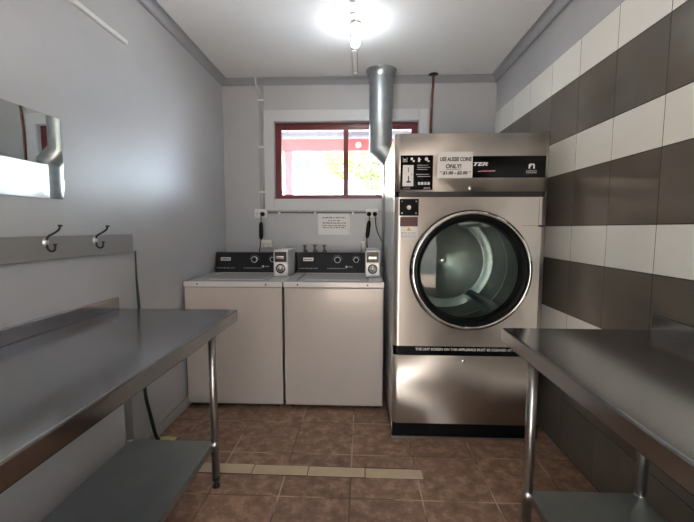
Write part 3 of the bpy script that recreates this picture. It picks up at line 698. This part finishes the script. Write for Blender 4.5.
# mirror with a chipped far edge
pts = [(.72, 1.400), (1.541, 1.406), (1.545, 1.44), (1.552, 1.47), (1.546, 1.50), (1.553, 1.55), (1.549, 1.60), (1.555, 1.64), (1.548, 1.69), (1.551, 1.737), (.72, 1.733)]
b = MB(); b.prism(pts, 'x', XL+.0065, XL+.007, 0); b.prism(pts, 'x', XL+.0008, XL+.0064, 1)
tag(b.build('wall_mirror', [M['mirror'], M['white_ext']], at=(XL, 1.15, 1.57)), 'frameless mirror with chipped edge on left wall above the hooks', 'mirror')
rt = thing('coat_rail', (XL, 1.2, 1.2), 'grey painted wooden coat rail with two metal hooks on the left wall', 'coat rail')
MB().box(XL+.0005, XL+.020, .35, 1.985, 1.158, 1.254, b=.003).build('board', M['rail'], rt)
for y, z in ((1.419, 1.230), (1.692, 1.230)):
    X0 = XL+.020
    hk = MB().tube(smooth_path([(X0+.006, y, z+.004), (X0+.014, y, z+.022), (X0+.036, y, z+.034), (X0+.058, y, z+.048), (X0+.066, y, z+.064)], 6), .0042, 10).tube(smooth_path([(X0+.006, y, z-.006), (X0+.010, y, z-.026), (X0+.024, y, z-.036), (X0+.038, y, z-.030), (X0+.041, y, z-.012)], 6), .0042, 10)
    hk.lathe([(0, -.004), (.008, -.004), (.009, .002), (0, .004)], (X0+.066, y, z+.066), 'z', 12).lathe([(0, -.004), (.007, -.003), (.007, .003), (0, .004)], (X0+.041, y, z-.009), 'z', 12)
    h = hk.build('hook', M['dark_metal'], rt)
    b = MB(); b.lathe([(0, .012), (.006, .011), (.010, .007), (.013, 0)], (X0, y, z), 'x', 24)
    b.v = [(vx, vy, z+(vz-z)*1.35) for vx, vy, vz in b.v]; b.build('hook_plate', M['hook_plate'], h)
tag(MB().tube(smooth_path([(XL+.022, 1.996, 1.163), (XL+.020, 2.000, 1.0), (XL+.020, 2.010, .85), (XL+.022, 2.020, .55), (XL+.026, 2.022, .34), (XL+.032, 2.050, .20), (XL+.040, 2.085, .05), (XL+.05, 2.10, .013)], 5), [.0035+.0065*min(1, k/14) for k in range(36)], 10).build('garden_hose', M['hose'], at=(XL+.02, 2.05, 0)), 'dark green hose hanging down the left wall behind the bench end', 'hose')
b = MB(); random.seed(3); n = 9; vs = []; fs = []
for lay in (0, 1):
    for i in range(n):
        for j in range(n):
            u, v = i/(n-1)-.5, j/(n-1)-.5
            hgt = .002 + .030*max(0, 1-4*(u*u+v*v))*(.45+.55*random.random()) if lay else .0005
            vs.append((-1.190+u*.11, 2.105+v*.10, hgt + .0))
for i in range(n-1):
    for j in range(n-1):
        a = i*n+j; fs.append((a, a+1, a+n+1, a+n)); a += n*n; fs.append((a, a+n, a+n+1, a+1))
rim = [i*n for i in range(n)] + [(n-1)*n+j for j in range(1, n)] + [i*n+n-1 for i in range(n-2, -1, -1)] + [j for j in range(n-2, 0, -1)]
fs += [(rim[k], rim[(k+1) % len(rim)], n*n+rim[(k+1) % len(rim)], n*n+rim[k]) for k in range(len(rim))]
b.add(vs, fs, 0, True)
tag(b.build('crumpled_scrap', M['scrap'], at=(-1.190, 2.105, 0)), 'crumpled pale yellow-green scrap on the floor by the left skirting', 'scrap')

# ------------------------------------------------------------------ outside the window
tag(MB().box(-14, 14, YB+.1, 30, -.14, -.04).build('yard_ground', M['concrete']), kind='structure')
tag(MB().box(-8, 8, -12, YR-.1, -.14, -.04).build('added_bounce_ground', M['warm_bounce']), kind='structure')  # unseen ground added behind the camera to bounce warm daylight in
rt = thing('veranda', (0, 6, -.04), 'red-brown veranda beam, post and corrugated roof outside the window', 'veranda')
MB().box(-6, 6, 5.95, 6.06, 2.500, 2.685, b=.004).build('beam', M['beam'], rt)
MB().box(-1.235, -1.115, 5.955, 6.055, -.04, 2.50, b=.004).build('post', M['post'], rt)
b = MB(); n = 240; vs = []; fs = []
for i in range(n+1):
    x = -6+12*i/n; d = .012*math.sin(2*PI*x/.15)
    for y, z in ((YB+.101, 3.02), (6.35, 2.665)): vs += [(x, y, z+d+.035), (x, y, z+d+.041)]
for i in range(n):
    a = i*4; fs += [(a, a+4, a+6, a+2), (a+1, a+3, a+7, a+5), (a, a+1, a+5, a+4), (a+2, a+6, a+7, a+3)]
b.add(vs, fs, 0, True).build('roof_sheet', M['laser'], rt)
tag(MB().lathe([(0, -.05), (.02, -.048), (.036, -.036), (.042, -.02), (.042, -.0005), (0, -.0005)], (-.066, 5.95, 2.588), 'y', 24).build('bulkhead_light', M['white_ext'], at=(-.066, 5.95, 2.588)), 'small round white light on the red veranda beam outside', 'light')
rt = thing('neighbour_house', (-3, 16, -.04), 'yellow rendered house with a teal window beyond the yard', 'house')
MB().box(-7.0, -1.15, 14, 18, -.04, 4.9, b=.02).build('wall', M['yellow_wall'], rt)
MB().box(-7.4, -.9, 13.7, 18.3, 4.9, 5.05).prism([(13.7, 5.05), (18.3, 5.05), (16, 6.2)], 'x', -7.4, -.9).build('roof', M['roofsheet'], rt)
wf = MB().box(-2.60, -1.88, 13.95, 14.01, 3.42, 3.88, b=.01).build('window', M['white_ext'], rt)
MB().box(-2.55, -1.93, 13.94, 13.96, 3.47, 3.83).build('pane', M['teal'], wf)
rt = thing('white_shed', (-2.6, 11, -.04), 'white shed with low pitched roof in the bright yard', 'shed')
MB().box(-5.2, -1.0, 9.5, 12.0, -.04, 2.35).build('wall', M['white_ext'], rt)
MB().prism([(-5.5, 2.30), (-.55, 2.05), (-.55, 2.12), (-1.9, 2.85), (-5.5, 2.95)], 'y', 9.3, 12.2).build('roof', M['white_ext'], rt)
def tree(loc, h, rad, nl, label, lm, seed):
    rnd = random.Random(seed); rt = thing('tree', loc, label, 'tree')
    x, y, z = loc
    MB().tube(smooth_path([(x, y, z), (x+.05, y, z+h*.3), (x-.04, y, z+h*.65), (x, y, z+h)], 4), [.09-.0045*k for k in range(13)], 8).build('trunk', M['bark'], rt)
    b = MB()
    for _ in range(nl):
        while True:
            p = Vector((rnd.uniform(-1, 1), rnd.uniform(-1, 1), rnd.uniform(-1, 1)))
            if .25 < p.length < 1: break
        c = Vector((x+p.x*rad, y+p.y*rad*.8, z+h+p.z*rad*.85)); s = rnd.uniform(.07, .14)
        u = Vector((rnd.gauss(0, 1), rnd.gauss(0, 1), rnd.gauss(0, 1))).normalized(); w = u.orthogonal().normalized()
        b.add([c-u*s, c+w*s*.45, c+u*s, c-w*s*.45], [(0, 1, 2, 3)])
    b.build('foliage', lm, rt)
tree((-.60, 13.3, -.04), 3.75, .85, 900, 'lime green tree seen through the middle of the window', M['leaf'], 1)
tree((.45, 10.5, -.04), 3.0, .75, 800, 'olive green tree seen in the right pane left of the duct', M['leaf2'], 2)
tree((2.3, 12.0, -.04), 3.2, 1.1, 900, 'tall green tree behind the duct at the right pane edge', M['leaf'], 3)

# added behind the camera, unseen: wall blocks sky light, roof blocks sun
tag(MB().box(-8, 8, -7.6, -7.3, -.04, 4.2).build('added_block_wall', M['cream_ext']), kind='structure')
tag(MB().box(-4, 4, -3.0, YR-T-.001, 2.55, 2.62).build('added_shade_roof', M['white_ext']), kind='structure')

# ------------------------------------------------------------------ light
w = bpy.data.worlds.new('World'); SC.world = w; w.use_nodes = True
bg = w.node_tree.nodes['Background']; bg.inputs['Color'].default_value = (.66, .82, 1.0, 1); bg.inputs['Strength'].default_value = 8
sd = bpy.data.lights.new('sun', 'SUN'); sd.energy = 34; sd.angle = .01; sd.color = (1, .95, .87)
so = bpy.data.objects.new('sun', sd); COL.objects.link(so); so.location = (-3, -3, 9)
so.rotation_euler = Vector((.35, .55, -1)).to_track_quat('-Z', 'Y').to_euler()

# ------------------------------------------------------------------ camera
f, yaw, pit, rol = 372.57, .0407, .0862, .0018
fw = Vector((-math.sin(yaw)*math.cos(pit), math.cos(yaw)*math.cos(pit), -math.sin(pit)))
r0 = Vector((math.cos(yaw), math.sin(yaw), 0)); u0 = r0.cross(fw)
rv = r0*math.cos(rol)+u0*math.sin(rol); uv = -r0*math.sin(rol)+u0*math.cos(rol)
cd = bpy.data.cameras.new('camera'); cd.sensor_width = 36; cd.sensor_fit = 'HORIZONTAL'; cd.lens = f/694*36; cd.clip_start = .02
co = bpy.data.objects.new('camera', cd); COL.objects.link(co)
co.matrix_world = Matrix(((rv.x, uv.x, -fw.x, 0), (rv.y, uv.y, -fw.y, 0), (rv.z, uv.z, -fw.z, CAMZ), (0, 0, 0, 1)))
SC.camera = co
SC.view_settings.view_transform = 'Standard'; SC.view_settings.look = 'None'; SC.view_settings.gamma = 1
SC.view_settings.use_curve_mapping = False; SC.view_settings.exposure = 1.05
